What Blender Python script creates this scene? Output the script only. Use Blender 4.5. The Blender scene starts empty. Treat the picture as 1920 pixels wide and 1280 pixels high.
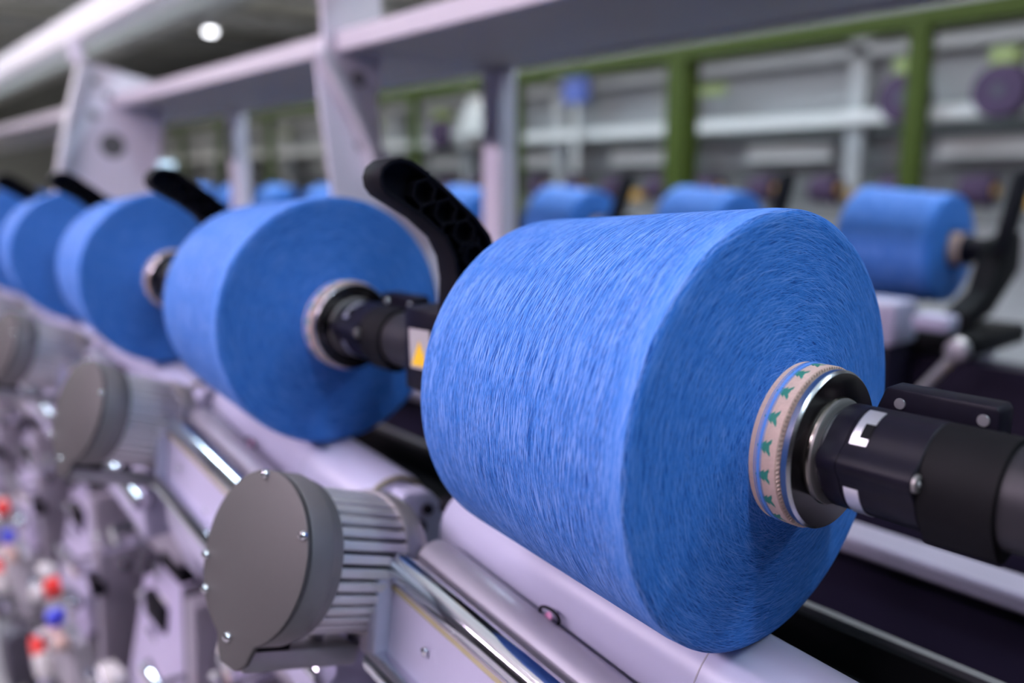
import bpy, bmesh, math, random
from mathutils import Matrix, Vector

random.seed(7)
PI = math.pi
sc = bpy.context.scene
COL = sc.collection

# ------------------------------------------------------------------ camera
YAW, PITCH, FPX = 0.6962, 0.1874, 1569.0
Fv = Vector((-math.cos(YAW) * math.cos(PITCH), math.sin(YAW) * math.cos(PITCH), -math.sin(PITCH)))
Rv = Fv.cross(Vector((0, 0, 1))).normalized()
Uv = Rv.cross(Fv)
cam = bpy.data.cameras.new('camera')
cam.sensor_width = 36.0
cam.lens = FPX / 1920 * 36.0
cam.clip_start = 0.02
cam.clip_end = 200
cam.dof.use_dof = True
cam.dof.focus_distance = 0.37
cam.dof.aperture_fstop = 3.4
camo = bpy.data.objects.new('camera', cam)
COL.objects.link(camo)
camo.matrix_world = Matrix(((Rv.x, Uv.x, -Fv.x, 0), (Rv.y, Uv.y, -Fv.y, 0), (Rv.z, Uv.z, -Fv.z, 1.5), (0, 0, 0, 1)))
sc.camera = camo

# ------------------------------------------------------------------ world, exposure
w = bpy.data.worlds.new('world')
sc.world = w
w.use_nodes = True
w.node_tree.nodes['Background'].inputs[0].default_value = (0.62, 0.60, 0.72, 1)
w.node_tree.nodes['Background'].inputs[1].default_value = 0.035
sc.view_settings.view_transform = 'Standard'
sc.view_settings.look = 'None'
sc.view_settings.gamma = 1.0
sc.view_settings.use_curve_mapping = False
sc.view_settings.exposure = -0.06

# strip lamps of the hall and added fill rows along the machine; (y, z, width, colour, power)
LAMP_ROWS = [
    ('front aisle', -0.02, 3.45, 0.10, (0.66, 0.86, 1.0), 82, (1.5, -4.4, -6.4)),
    ('operator aisle', -2.4, 3.0, 0.30, (1.0, 0.83, 1.0), 72, (-0.65, -2.65)),
    ('machine edge as added fill', -0.9, 3.3, 0.12, (0.98, 0.88, 1.0), 36, (-0.95,)),  # added fill row for bracket plates, drum tops and the third cone
    ('left hall aisle as added ceiling fill', -1.5, 3.6, 0.30, (1.0, 0.99, 0.94), 75, (-9.5, -12.5, -15.5, -18.5)),  # added out of view to brighten the ceiling
    ('rear aisle', 2.02, 3.45, 0.10, (0.66, 0.86, 1.0), 70, (1.5, -1.9, -3.9, -5.9)),
    ('space behind the machine as added back row fill', 2.6, 2.9, 0.14, (0.86, 0.92, 1.0), 26, (-0.9, -3.2)),  # added to light the back cones; the shelf keeps it off the front
    ('far aisle', 4.05, 3.6, 0.25, (1.0, 0.98, 0.94), 12, (-1.5, -5.0, -8.5, -12)),
    ('back wall aisle', 6.9, 3.6, 0.25, (1.0, 0.98, 0.94), 12, (-1.5, -5.0, -8.5, -12)),
]


# ------------------------------------------------------------------ materials
def new_mat(name):
    m = bpy.data.materials.new(name)
    m.use_nodes = True
    nt = m.node_tree
    return m, nt, nt.nodes['Principled BSDF']


def mat(name, col, rough=0.5, metal=0.0, var=0.06, nscale=30.0, bump=0.0, bscale=200.0, spec=0.5, stretch=None, coat=0.0):
    m, nt, p = new_mat(name)
    N, L = nt.nodes, nt.links
    tc = N.new('ShaderNodeTexCoord')
    mp = N.new('ShaderNodeMapping')
    L.new(tc.outputs['Object'], mp.inputs[0])
    if stretch:
        mp.inputs['Scale'].default_value = stretch
    no = N.new('ShaderNodeTexNoise')
    no.inputs['Scale'].default_value = nscale
    no.inputs['Detail'].default_value = 4
    L.new(mp.outputs[0], no.inputs['Vector'])
    mx = N.new('ShaderNodeMix')
    mx.data_type = 'RGBA'
    c0 = [max(0, c * (1 - var)) for c in col[:3]] + [1]
    c1 = [min(1, c * (1 + var)) for c in col[:3]] + [1]
    mx.inputs['A'].default_value = c0
    mx.inputs['B'].default_value = c1
    L.new(no.outputs['Fac'], mx.inputs['Factor'])
    L.new(mx.outputs['Result'], p.inputs['Base Color'])
    p.inputs['Roughness'].default_value = rough
    p.inputs['Metallic'].default_value = metal
    p.inputs['Specular IOR Level'].default_value = spec
    p.inputs['Coat Weight'].default_value = coat
    if bump > 0:
        n2 = N.new('ShaderNodeTexNoise')
        n2.inputs['Scale'].default_value = bscale
        n2.inputs['Detail'].default_value = 3
        L.new(mp.outputs[0], n2.inputs['Vector'])
        b = N.new('ShaderNodeBump')
        b.inputs['Strength'].default_value = bump
        b.inputs['Distance'].default_value = 0.001
        L.new(n2.outputs['Fac'], b.inputs['Height'])
        L.new(b.outputs[0], p.inputs['Normal'])
    return m


def emit(name, col, s):
    m, nt, p = new_mat(name)
    p.inputs['Base Color'].default_value = (*col, 1)
    p.inputs['Emission Color'].default_value = (*col, 1)
    p.inputs['Emission Strength'].default_value = s
    return m


def yarn_mat(name, dark, mid, light, bump=1.0, rim_v=0.2015):
    """wound yarn: crossing thread families in the (round, along) UV of the package, metres"""
    m, nt, p = new_mat(name)
    N, L = nt.nodes, nt.links
    uv = N.new('ShaderNodeUVMap')
    uv.uv_map = 'UVMap'

    def fam(angle, sx, sy, det):
        mp = N.new('ShaderNodeMapping')
        mp.vector_type = 'TEXTURE'
        mp.inputs['Rotation'].default_value = (0, 0, angle)
        mp.inputs['Scale'].default_value = (1 / sx, 1 / sy, 1)
        L.new(uv.outputs[0], mp.inputs[0])
        n = N.new('ShaderNodeTexNoise')
        n.noise_dimensions = '2D'
        n.inputs['Scale'].default_value = 1.0
        n.inputs['Detail'].default_value = det
        n.inputs['Roughness'].default_value = 0.6
        L.new(mp.outputs[0], n.inputs['Vector'])
        return n.outputs['Fac']

    def math_(op, a, b):
        n = N.new('ShaderNodeMath')
        n.operation = op
        for i, v in enumerate((a, b)):
            if isinstance(v, (int, float)):
                n.inputs[i].default_value = v
            else:
                L.new(v, n.inputs[i])
        return n.outputs[0]
    a = fam(0.10, 33, 2050, 1.5)
    b = fam(-0.12, 38, 1850, 1.5)
    c = fam(0.0, 150, 3600, 1)
    h = math_('ADD', math_('MAXIMUM', a, b), math_('MULTIPLY', c, 0.45))
    cr = N.new('ShaderNodeValToRGB')  # gap shade and thread sheen painted into these ramp colours
    cr.color_ramp.elements[0].position = 0.63
    cr.color_ramp.elements[0].color = (*dark, 1)
    cr.color_ramp.elements[1].position = 0.96
    cr.color_ramp.elements[1].color = (*light, 1)
    e = cr.color_ramp.elements.new(0.75)
    e.color = (*mid, 1)
    # big-end turn-round threads lie closed: gaps fade, their brighter sheen painted as paler colour
    sx = N.new('ShaderNodeSeparateXYZ')
    L.new(uv.outputs[0], sx.inputs[0])
    dr = math_('SUBTRACT', rim_v, sx.outputs['Y'])
    dv = math_('ADD', math_('ABSOLUTE', dr, 0), math_('MULTIPLY', math_('LESS_THAN', dr, -0.0015), 1.0))
    rng = N.new('ShaderNodeMapRange')
    rng.interpolation_type = 'SMOOTHSTEP'
    rng.inputs['From Min'].default_value = 0.002
    rng.inputs['From Max'].default_value = 0.011
    rng.inputs['To Min'].default_value = 1.0
    rng.inputs['To Max'].default_value = 0.0
    L.new(dv, rng.inputs['Value'])
    hh = N.new('ShaderNodeMix')
    L.new(math_('MULTIPLY', rng.outputs[0], 0.5), hh.inputs['Factor'])
    L.new(h, hh.inputs['A'])
    hh.inputs['B'].default_value = 0.86
    # on the end face the threads are matted: flatten the contrast there
    fc = N.new('ShaderNodeMix')
    L.new(math_('MULTIPLY', math_('LESS_THAN', dr, -0.003), 0.5), fc.inputs['Factor'])
    L.new(hh.outputs['Result'], fc.inputs['A'])
    fc.inputs['B'].default_value = 0.735
    L.new(fc.outputs['Result'], cr.inputs[0])
    L.new(cr.outputs[0], p.inputs['Base Color'])
    p.inputs['Roughness'].default_value = 0.62
    p.inputs['Specular IOR Level'].default_value = 0.12
    p.inputs['Sheen Weight'].default_value = 0.0
    p.inputs['Sheen Roughness'].default_value = 0.5
    p.inputs['Sheen Tint'].default_value = (0.72, 0.70, 1.0, 1)
    bp = N.new('ShaderNodeBump')
    bp.inputs['Strength'].default_value = bump
    bp.inputs['Distance'].default_value = 0.00045
    L.new(fc.outputs['Result'], bp.inputs['Height'])
    L.new(bp.outputs[0], p.inputs['Normal'])
    return m


M = {}
M['yarn'] = yarn_mat('blue_yarn', (0.004, 0.045, 0.22), (0.030, 0.165, 0.56), (0.190, 0.315, 0.70))
M['yarn_purple'] = mat('purple_yarn', (0.045, 0.022, 0.06), 0.8)
M['tail'] = mat('blue_tail_thread', (0.10, 0.27, 0.72), 0.7, bump=0.5, bscale=900)
M['paper'] = mat('kraft_paper', (0.56, 0.40, 0.34), 0.8, var=0.16, nscale=500, bump=0.35, bscale=900)
M['print'] = mat('green_print', (0.02, 0.20, 0.15), 0.7, var=0.35, nscale=700)
M['steel'] = mat('brushed_steel', (0.50, 0.49, 0.52), 0.24, 1.0, var=0.08, nscale=60, bump=0.05, bscale=900)
M['dark_steel'] = mat('burnished_steel', (0.20, 0.185, 0.17), 0.22, 1.0, var=0.15, nscale=90)
M['ring_grey'] = mat('grey_seal_ring', (0.23, 0.22, 0.22), 0.42, 0.6)
M['sleeve'] = mat('dark_grey_sleeve', (0.022, 0.021, 0.026), 0.45, 0.2, spec=0.25)
M['teeth'] = mat('worn_brass_teeth', (0.30, 0.23, 0.20), 0.5, 0.7, var=0.4, nscale=400)
M['black'] = mat('satin_black_anodised', (0.007, 0.006, 0.012), 0.40, 0.0, var=0.3, nscale=200, bump=0.05, bscale=700, spec=0.12)
M['black_matte'] = mat('matte_black', (0.005, 0.0048, 0.006), 0.65, 0.0, var=0.25, nscale=120, spec=0.12)
M['black_plastic'] = mat('black_plastic', (0.006, 0.0055, 0.009), 0.6, 0.0, var=0.2, nscale=60, spec=0.08)
M['alu'] = mat('cast_aluminium', (0.42, 0.40, 0.41), 0.46, 0.75, var=0.07, nscale=120, bump=0.12, bscale=600)
M['alu_bright'] = mat('machined_aluminium', (0.74, 0.73, 0.77), 0.30, 0.9, var=0.1, nscale=200, bump=0.08, bscale=900)
M['cap'] = mat('painted_grey_cap', (0.065, 0.061, 0.062), 0.55, 0.2, var=0.05, nscale=300, bump=0.06, bscale=900)
M['fin'] = mat('bright_fin_casting', (0.66, 0.64, 0.67), 0.5, 0.55, var=0.06, nscale=150)
M['collar'] = mat('grey_cast_collar', (0.17, 0.16, 0.165), 0.5, 0.3, var=0.06, nscale=150)
M['chrome'] = mat('chrome', (0.72, 0.72, 0.78), 0.12, 1.0, var=0.03)
M['screw'] = mat('zinc_screw', (0.8, 0.79, 0.82), 0.16, 1.0, var=0.05)
M['plate'] = mat('pale_bracket_sheet', (0.84, 0.79, 0.90), 0.5, 0.0, var=0.03, nscale=6)
M['white'] = mat('white_enamel', (0.62, 0.59, 0.65), 0.42, 0.0, var=0.03, nscale=8)
M['lavender'] = mat('pale_powder_coat', (0.40, 0.385, 0.53), 0.45, 0.0, var=0.04, nscale=10)
M['drum'] = mat('white_drum_coating', (0.38, 0.375, 0.51), 0.34, 0.0, var=0.03, nscale=30, spec=0.5)
M['cream'] = mat('cream_rubber', (0.26, 0.23, 0.13), 0.6, 0.0, var=0.1)
M['grey'] = mat('grey_paint', (0.26, 0.25, 0.28), 0.5, 0.0, var=0.06)
M['grey_dark'] = mat('dark_grey_paint', (0.055, 0.05, 0.07), 0.5, 0.0, var=0.1)
M['purple_dark'] = mat('dark_violet_cover', (0.014, 0.011, 0.026), 0.45, 0.0, var=0.1, spec=0.2)
M['shelf_under'] = mat('shelf_grey', (0.66, 0.62, 0.55), 0.55, 0.0, var=0.05, nscale=4)
M['green'] = mat('green_enamel', (0.034, 0.050, 0.006), 0.5, 0.0, var=0.08, nscale=5, spec=0.15)
M['bg_grey'] = mat('machine_grey', (0.31, 0.31, 0.315), 0.55, 0.0, var=0.1, nscale=3)
M['bg_dark'] = mat('machine_dark_grey', (0.14, 0.14, 0.14), 0.6, 0.0, var=0.15, nscale=3)  # dark grey for far machine panels and the large bracket hole
M['bg_white'] = mat('machine_white', (0.58, 0.57, 0.56), 0.5, 0.0, var=0.05, nscale=3)
M['yellow_green'] = mat('lime_label', (0.19, 0.23, 0.07), 0.5)
M['orange'] = mat('ochre_plastic', (0.45, 0.25, 0.04), 0.5)
M['yellow'] = mat('warning_yellow', (0.85, 0.52, 0.02), 0.45)
M['sticker'] = mat('sticker_grey', (0.36, 0.34, 0.35), 0.5)
M['red'] = mat('red_plastic', (0.75, 0.03, 0.025), 0.35)
M['blue'] = mat('blue_plastic', (0.05, 0.06, 0.65), 0.35)
M['pink'] = mat('pink_label', (0.85, 0.42, 0.66), 0.4)
M['sign_blue'] = mat('blue_sign', (0.09, 0.13, 0.42), 0.5)
M['floor'] = mat('floor_paint', (0.28, 0.27, 0.28), 0.4, 0.0, var=0.12, nscale=2)
M['ceiling'] = mat('ceiling_grey', (0.78, 0.78, 0.72), 0.8, 0.0, var=0.15, nscale=1.5)
M['wall'] = mat('wall_grey', (0.36, 0.36, 0.34), 0.8, 0.0, var=0.1, nscale=1.5)
M['duct'] = mat('duct_grey', (0.42, 0.42, 0.43), 0.5, 0.2, var=0.1, nscale=3)


# ------------------------------------------------------------------ mesh helpers
class MB:
    def __init__(self):
        self.v, self.f, self.uv = [], [], {}

    def add(self, vs, fs, uvs=None):
        o = len(self.v)
        self.v += [tuple(v) for v in vs]
        for k, f in enumerate(fs):
            self.f.append([i + o for i in f])
            if uvs:
                self.uv[len(self.f) - 1] = uvs[k]
        return self

    def box(self, x0, x1, y0, y1, z0, z1):
        vs = [(x, y, z) for x in (x0, x1) for y in (y0, y1) for z in (z0, z1)]
        return self.add(vs, [(0, 1, 3, 2), (4, 6, 7, 5), (0, 4, 5, 1), (2, 3, 7, 6), (0, 2, 6, 4), (1, 5, 7, 3)])

    def prism(self, poly, fn0, fn1):
        """poly: list of 2d points, fn0/fn1 map a point to the two end positions"""
        n = len(poly)
        vs = [fn0(p) for p in poly] + [fn1(p) for p in poly]
        fs = [tuple(range(n))[::-1], tuple(range(n, 2 * n))]
        fs += [(i, (i + 1) % n, n + (i + 1) % n, n + i) for i in range(n)]
        return self.add(vs, fs)

    def lathe(self, prof, seg=48, axis='X', c=(0, 0, 0), uvr=None, a0=0.0, a1=2 * PI, cap=False):
        """prof: [(along, radius)]; angle 0 at -local up so the seam hides below"""
        n = len(prof)
        full = abs(a1 - a0 - 2 * PI) < 1e-6
        cols = seg if full else seg + 1
        vs = []
        for s in range(cols):
            a = a0 + (a1 - a0) * s / seg
            ca, sa = math.cos(a), math.sin(a)
            for (t, r) in prof:
                if axis == 'X':
                    vs.append((c[0] + t, c[1] + r * sa, c[2] - r * ca))
                elif axis == 'Y':
                    vs.append((c[0] + r * sa, c[1] + t, c[2] - r * ca))
                else:
                    vs.append((c[0] + r * ca, c[1] + r * sa, c[2] + t))
        fs, uvs = [], []
        arc = [0]
        for i in range(1, n):
            arc.append(arc[-1] + math.hypot(prof[i][0] - prof[i - 1][0], prof[i][1] - prof[i - 1][1]))
        for s in range(seg):
            s2 = (s + 1) % cols
            for i in range(n - 1):
                fs.append((s * n + i, s * n + i + 1, s2 * n + i + 1, s2 * n + i))
                if uvr:
                    u0, u1 = 2 * PI * s / seg * uvr, 2 * PI * (s + 1) / seg * uvr
                    uvs.append([(u0, arc[i]), (u0, arc[i + 1]), (u1, arc[i + 1]), (u1, arc[i])])
        if cap:
            if full:
                fs.append(tuple(s * n for s in range(cols)))
                fs.append(tuple(s * n + n - 1 for s in range(cols))[::-1])
                if uvr:
                    uvs += [[(0, 0)] * cols] * 2
        return self.add(vs, fs, uvs if uvr else None)

    def tube(self, pts, r, seg=10, closed=False):
        pts = [Vector(p) for p in pts]
        n = len(pts)
        vs, fs = [], []
        for i, p in enumerate(pts):
            a = pts[(i - 1) % n] if (closed or i > 0) else p
            b = pts[(i + 1) % n] if (closed or i < n - 1) else p
            t = (b - a).normalized()
            up = Vector((0, 0, 1)) if abs(t.z) < 0.9 else Vector((0, 1, 0))
            s = t.cross(up).normalized()
            u = s.cross(t)
            rr = r[i] if isinstance(r, (list, tuple)) else r
            for k in range(seg):
                an = 2 * PI * k / seg
                vs.append(p + s * rr * math.cos(an) + u * rr * math.sin(an))
        for i in range(n if closed else n - 1):
            j = (i + 1) % n
            for k in range(seg):
                k2 = (k + 1) % seg
                fs.append((i * seg + k, i * seg + k2, j * seg + k2, j * seg + k))
        if not closed:
            fs.append(tuple(range(seg))[::-1])
            fs.append(tuple((n - 1) * seg + k for k in range(seg)))
        return self.add(vs, fs)

    def build(self, name, m, parent=None, smooth=True, bevel=0.0, loc=None, segs=2):
        me = bpy.data.meshes.new(name)
        me.from_pydata(self.v, [], self.f)
        if self.uv:
            ul = me.uv_layers.new(name='UVMap')
            for fi, poly in enumerate(me.polygons):
                if fi in self.uv:
                    for k, li in enumerate(poly.loop_indices):
                        ul.data[li].uv = self.uv[fi][k]
        me.materials.append(M[m])
        bm = bmesh.new()
        bm.from_mesh(me)
        bmesh.ops.recalc_face_normals(bm, faces=bm.faces)
        if bevel > 0:
            es = [e for e in bm.edges if len(e.link_faces) == 2 and e.calc_face_angle(0) > 0.6]
            bmesh.ops.bevel(bm, geom=es, offset=bevel, segments=segs, affect='EDGES', profile=0.5, clamp_overlap=True)
        if smooth:
            for f in bm.faces:
                f.smooth = True
            for e in bm.edges:
                if len(e.link_faces) == 2 and e.calc_face_angle(0) > 0.62:
                    e.smooth = False
        bm.to_mesh(me)
        bm.free()
        o = bpy.data.objects.new(name, me)
        COL.objects.link(o)
        if parent:
            o.parent = parent
        if loc:
            o.location = loc
        return o


def tag(o, label, cat, group=None, kind=None):
    if label:
        o['label'] = label
    if cat:
        o['category'] = cat
    if group:
        o['group'] = group
    if kind:
        o['kind'] = kind
    return o


def thing(name, loc=(0, 0, 0)):
    o = bpy.data.objects.new(name, None)
    o.empty_display_size = 0.02
    COL.objects.link(o)
    o.location = loc
    return o


def copy_tree(o, parent=None):
    c = o.copy()
    COL.objects.link(c)
    c.parent = parent
    for ch in list(o.children):
        copy_tree(ch, c)
    return c


def share(o, loc=None, rot=None, parent=None):
    c = o.copy()
    COL.objects.link(c)
    c.parent = parent if parent else o.parent
    if loc is not None:
        c.location = loc
    if rot is not None:
        c.rotation_euler = rot
    return c


def struct(o):
    o['kind'] = 'structure'
    return o


def lin(a, b, n):
    return [a + (b - a) * i / (n - 1) for i in range(n)]


P = 0.4                      # station pitch
AY, AZ = 0.3175, 1.3904      # package axis
NF = 6                       # front stations built
ORD = ['nearest', 'second', 'third', 'fourth', 'fifth', 'sixth', 'seventh', 'eighth', 'ninth', 'tenth', 'eleventh', 'twelfth']

# ------------------------------------------------------------------ the hall
struct(MB().box(-24, 6, -5, 12, -0.1, 0).build('floor', 'floor', smooth=False))
ce = struct(MB().box(-24, 6, -5, 12, 4.3, 4.4).build('ceiling', 'ceiling', smooth=False))
struct(MB().box(-24, 6, 12, 12.2, 0, 4.3).build('wall_back', 'wall', smooth=False))
struct(MB().box(-24.2, -24, -5, 12, 0, 4.3).build('wall_left', 'wall', smooth=False))
for k in range(9):
    x = -22 + k * 2.6
    MB().box(x - .12, x + .12, -5, 12, 4.02, 4.3).build('ceiling_beam', 'duct', ce, smooth=False)

for ri, (rn, y, z, wd, colr, pw, xs) in enumerate(LAMP_ROWS):
    M['lamp%d' % ri] = emit('lamp_diffuser_%d' % ri, colr, pw)
    words = ['nearest over the machine end', 'second along its row', 'third along its row', 'farthest along its row']
    for k, x in enumerate(xs):
        t = tag(thing('strip_lamp', (x, y, z)), 'long white strip lamp over the %s, %s' % (rn, words[k]), 'lamp', 'strip lamps under the ceiling')
        MB().box(-.85, .85, -wd * .3, wd * .3, 0.03, .08).build('lamp_housing', 'white', t, smooth=False)
        MB().box(-.8, .8, -wd / 2, wd / 2, 0, .029).build('diffuser', 'lamp%d' % ri, t, smooth=False)
        MB().box(-.5, -.49, -.005, .005, .07, 4.3 - z).box(.49, .5, -.005, .005, .07, 4.3 - z).build('hanger', 'grey', t, smooth=False)

# round high bay lamp seen as the bright disc top left
M['highbay'] = emit('highbay_glow', (0.93, 0.94, 1.0), 9)
t = tag(thing('high_bay_lamp', (-8.30, 3.18, 2.90)), 'small round glowing lamp hanging far away between the white rails', 'lamp')
MB().lathe([(0, 0.0), (0, .04), (.03, .05)], 32, 'Z').build('lens', 'highbay', t)
MB().lathe([(.03, .05), (.12, .045), (.2, .03), (.2, .0)], 32, 'Z').build('lamp_body', 'grey', t)
MB().tube([(0, 0, .2), (0, 0, 1.4)], .008).build('cable', 'grey_dark', t)

# ------------------------------------------------------------------ front row: yarn cones
def pack_profile(xl, xr, rl, rr, hub=.0345, bl=.006, br=.009):
    pr = [(xl + bl, hub)] + [(xl + bl * (1 - k), hub + (rl - .005 - hub) * k) for k in (.35, .7, 1)]
    pr += [(xl + .0012, rl - .0018), (xl + .004, rl - .0002)]
    n = 24
    for i in range(1, n):
        k = i / n
        pr.append((xl + .004 + (xr - xl - .0075) * k, rl + (rr - rl) * k))
    pr += [(xr - .0022, rr - .0006), (xr - .0008, rr - .0018), (xr, rr - .004)]
    m = 14
    for i in range(1, m + 1):
        k = i / m
        pr.append((xr + br * k ** 1.25, rr - .004 + (hub - rr + .004) * k))
    return pr


def tree_shape():
    # tip towards -x, tiers widening towards +x, trunk last: (x, s) s = along the circumference
    h = [(0, .0002), (.0019, .0016), (.0017, .0008), (.0037, .0024), (.0035, .0012), (.0057, .0031)]
    return h + [(x, -s) for x, s in reversed(h)]


def make_cone():
    r = thing('yarn_cone', (-.273, AY, AZ - .1))
    o = Vector((-.273, AY, AZ - .1))

    def c(x):
        return (-o.x, 0, .1)
    b = MB().lathe(pack_profile(-.3487, -.1972, .0895, .0995), 160, 'X', c(0), uvr=.092)
    b.build('wound_yarn', 'yarn', r)
    tb = MB().lathe([(-.1885 - .16, .0325), (-.1900, .0346), (-.1762, .0348), (-.1757, .0340), (-.1757, .030)], 96, 'X', c(0)).build('paper_tube', 'paper', r)
    # tail windings
    tl = MB()
    for x, wv in ((-.1837, .0014), (-.1849, .00025), (-.1857, .00016), (-.1825, .00012)):
        tl.lathe([(x - wv / 2, .0346), (x - wv / 2, .03496), (x + wv / 2, .03496), (x + wv / 2, .0346)], 96, 'X', c(0))
    tl.build('tail_thread', 'tail', r)
    shp = tree_shape()
    R0 = .03484

    def pt(p, rr):
        a = 1.15 * p[1] / R0
        return (1.1 * p[0] - .1849 - o.x, rr * math.sin(a), .1 + rr * math.cos(a))
    t0 = MB().prism(shp, lambda p: pt(p, R0 - .0001), lambda p: pt(p, R0 + .00004)).build('printed_tree', 'print', tb, smooth=False)
    # trees share the mesh, turned about the tube axis through the empty's (0,0,.1)
    for me_v in t0.data.vertices:
        me_v.co.z -= .1
    t0.location = (0, 0, .1)
    for k in range(1, 18):
        share(t0, rot=(2 * PI * k / 18, 0, 0))
    return r


cone = make_cone()
cone_labels = [
    'big royal blue yarn cone in sharp focus, nearest the camera, on tree-printed paper tube',
    'blue yarn cone directly behind the nearest one, second in the front row',
    'blurred blue yarn cone, third in the front row from the camera',
    'blurred blue yarn cone, fourth in the front row, by the left edge',
    'blurred blue yarn cone, fifth in the front row, cut by the left edge',
    'farthest blue yarn cone of the front row, a sliver at the left edge']
for i in range(NF):
    c = cone if i == 0 else copy_tree(cone)
    c.location.x = -.273 - P * i
    tag(c, cone_labels[i], 'yarn cone', 'blue yarn cones of the front row')

# ------------------------------------------------------------------ cone holders (adapter + arm + lever)
def make_holder():
    O = Vector((-.17, AY, AZ))
    r = thing('cone_holder', O)
    cx = (-O.x, 0, 0)
    MB().lathe([(-.1752, .029), (-.1750, .0330), (-.1742, .0337), (-.1716, .0338), (-.1706, .0331), (-.1703, .0327)], 96, 'X', cx).build('disc_rim', 'steel', r)
    MB().lathe([(-.1703, .0327), (-.1697, .0228), (-.1690, .0226)], 96, 'X', cx).build('clamp_disc', 'dark_steel', r)
    # toothed ring that bites into the paper tube
    tm = MB()
    n = 110
    vs, fs = [], []
    for k in range(2 * n):
        a = 2 * PI * k / (2 * n)
        for x, rr in ((-.1762, .0340), (-.1756 if k % 2 else -.1746, .0346 if k % 2 else .0334), (-.1743, .0325)):
            vs.append((x - O.x, rr * math.sin(a), -rr * math.cos(a)))
    for k in range(2 * n):
        j = (k + 1) % (2 * n)
        for q in range(2):
            fs.append((k * 3 + q, k * 3 + q + 1, j * 3 + q + 1, j * 3 + q))
    tm.add(vs, fs).build('toothed_ring', 'teeth', r, smooth=False)
    MB().lathe([(-.1712, .0228), (-.1682, .0222), (-.1675, .0208), (-.1678, .0180), (-.1700, .0172)], 80, 'X', cx).build('seal_ring', 'ring_grey', r)
    MB().lathe([(-.1720, .0170), (-.1560, .0168)], 64, 'X', cx).build('spindle', 'alu_bright', r)
    # black bearing housing: round with a lobe for the clamp screw and a flat key ridge

    def section(rr, lobe=0.0, n=96, fat=.24, la=None):
        out = []
        for k in range(n):
            a = 2 * PI * k / n
            q = rr
            for aa in ((la if la is not None else math.radians(172)), math.radians(-38)):
                d = (a - aa + PI) % (2 * PI) - PI
                q += lobe * math.exp(-(d / fat) ** 2)
            out.append((q * math.cos(a), q * math.sin(a)))
        return out
    hb = MB()
    secs = [(-.1638, .0192, .0036), (-.1648, .0208, .0040), (-.1636, .0214, .0042), (-.1562, .0214, .0042), (-.1560, .0211, .004), (-.1556, .0215, .0046), (-.1272, .0217, .0046), (-.1268, .0214, .0044)]
    nn = 96
    vs, fs = [], []
    for x, rr, lo in secs:
        vs += [(x - O.x, p[0], p[1]) for p in section(rr, lo)]
    for i in range(len(secs) - 1):
        for k in range(nn):
            k2 = (k + 1) % nn
            fs.append((i * nn + k, i * nn + k2, (i + 1) * nn + k2, (i + 1) * nn + k))
    fs.append(tuple(range(nn)))
    fs.append(tuple((len(secs) - 1) * nn + k for k in range(nn)))
    hb.add(vs, fs).build('bearing_housing', 'black', r)
    # machined windows in the housing
    for a0, a1, x0, x1 in ((196, 262, -.1545, -.1485), (100, 158, -.1545, -.1478)):
        wv = MB()
        vs, fs = [], []
        m = 14
        for q in range(m + 1):
            a = math.radians(a0 + (a1 - a0) * q / m)
            for x, rr in ((x0, .0208), (x0, .02188), (x1, .02188), (x1, .0208)):
                vs.append((x - O.x, rr * math.cos(a), rr * math.sin(a)))
        for q in range(m):
            for s in range(3):
                fs.append((q * 4 + s, q * 4 + s + 1, (q + 1) * 4 + s + 1, (q + 1) * 4 + s))
        wv.add(vs, fs).build('machined_band', 'alu_bright', r)
    # notch in the upper band
    nb = MB()
    vs, fs = [], []
    for q in range(7):
        a = math.radians(124 + 18 * q / 6)
        for x, rr in ((-.1514, .0214), (-.1514, .02196), (-.1476, .02196), (-.1476, .0214)):
            vs.append((x - O.x, rr * math.cos(a), rr * math.sin(a)))
    for q in range(6):
        for s_ in range(3):
            fs.append((q * 4 + s_, q * 4 + s_ + 1, (q + 1) * 4 + s_ + 1, (q + 1) * 4 + s_))
    nb.add(vs, fs)
    nb.build('band_notch', 'black_matte', r, smooth=False)
    # matte hood behind the housing
    hd = MB()
    secs = [(-.1268, .0206, .0030), (-.1264, .0216, .0034), (-.1010, .0216, .0030), (-.1006, .0206, .002)]
    vs, fs = [], []
    for x, rr, lo in secs:
        vs += [(x - O.x, p[0], p[1]) for p in section(rr, lo, fat=.34, la=math.radians(250))]
    for i in range(len(secs) - 1):
        for k in range(nn):
            k2 = (k + 1) % nn
            fs.append((i * nn + k, i * nn + k2, (i + 1) * nn + k2, (i + 1) * nn + k))
    fs.append(tuple(range(nn)))
    fs.append(tuple((len(secs) - 1) * nn + k for k in range(nn)))
    hd.add(vs, fs).build('hood', 'black_matte', r)
    MB().lathe([(-.1012, .0186), (-.1006, .0195), (-.066, .0195), (-.0655, .019), (-.0655, 0)], 64, 'X', cx).build('sleeve', 'sleeve', r)
    # clamp screw on the lobe
    la = math.radians(172)
    sy, sz = .0222 * math.cos(la), .0222 * math.sin(la)
    s = MB().lathe([(-.1272, .0036), (-.1258, .0035), (-.1253, .0029), (-.1253, .0016), (-.1262, .0014), (-.1262, 0)], 24, 'X', (-O.x, sy, sz)).build('clamp_screw', 'ring_grey', r)
    MB().lathe([(-.1262, 0.0), (-.1256, .0002), (-.1250, .0008), (-.1256, .0013), (-.1262, .0014)], 6, 'X', (-O.x, sy, sz)).build('hex_socket', 'screw', s, smooth=False)
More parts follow.
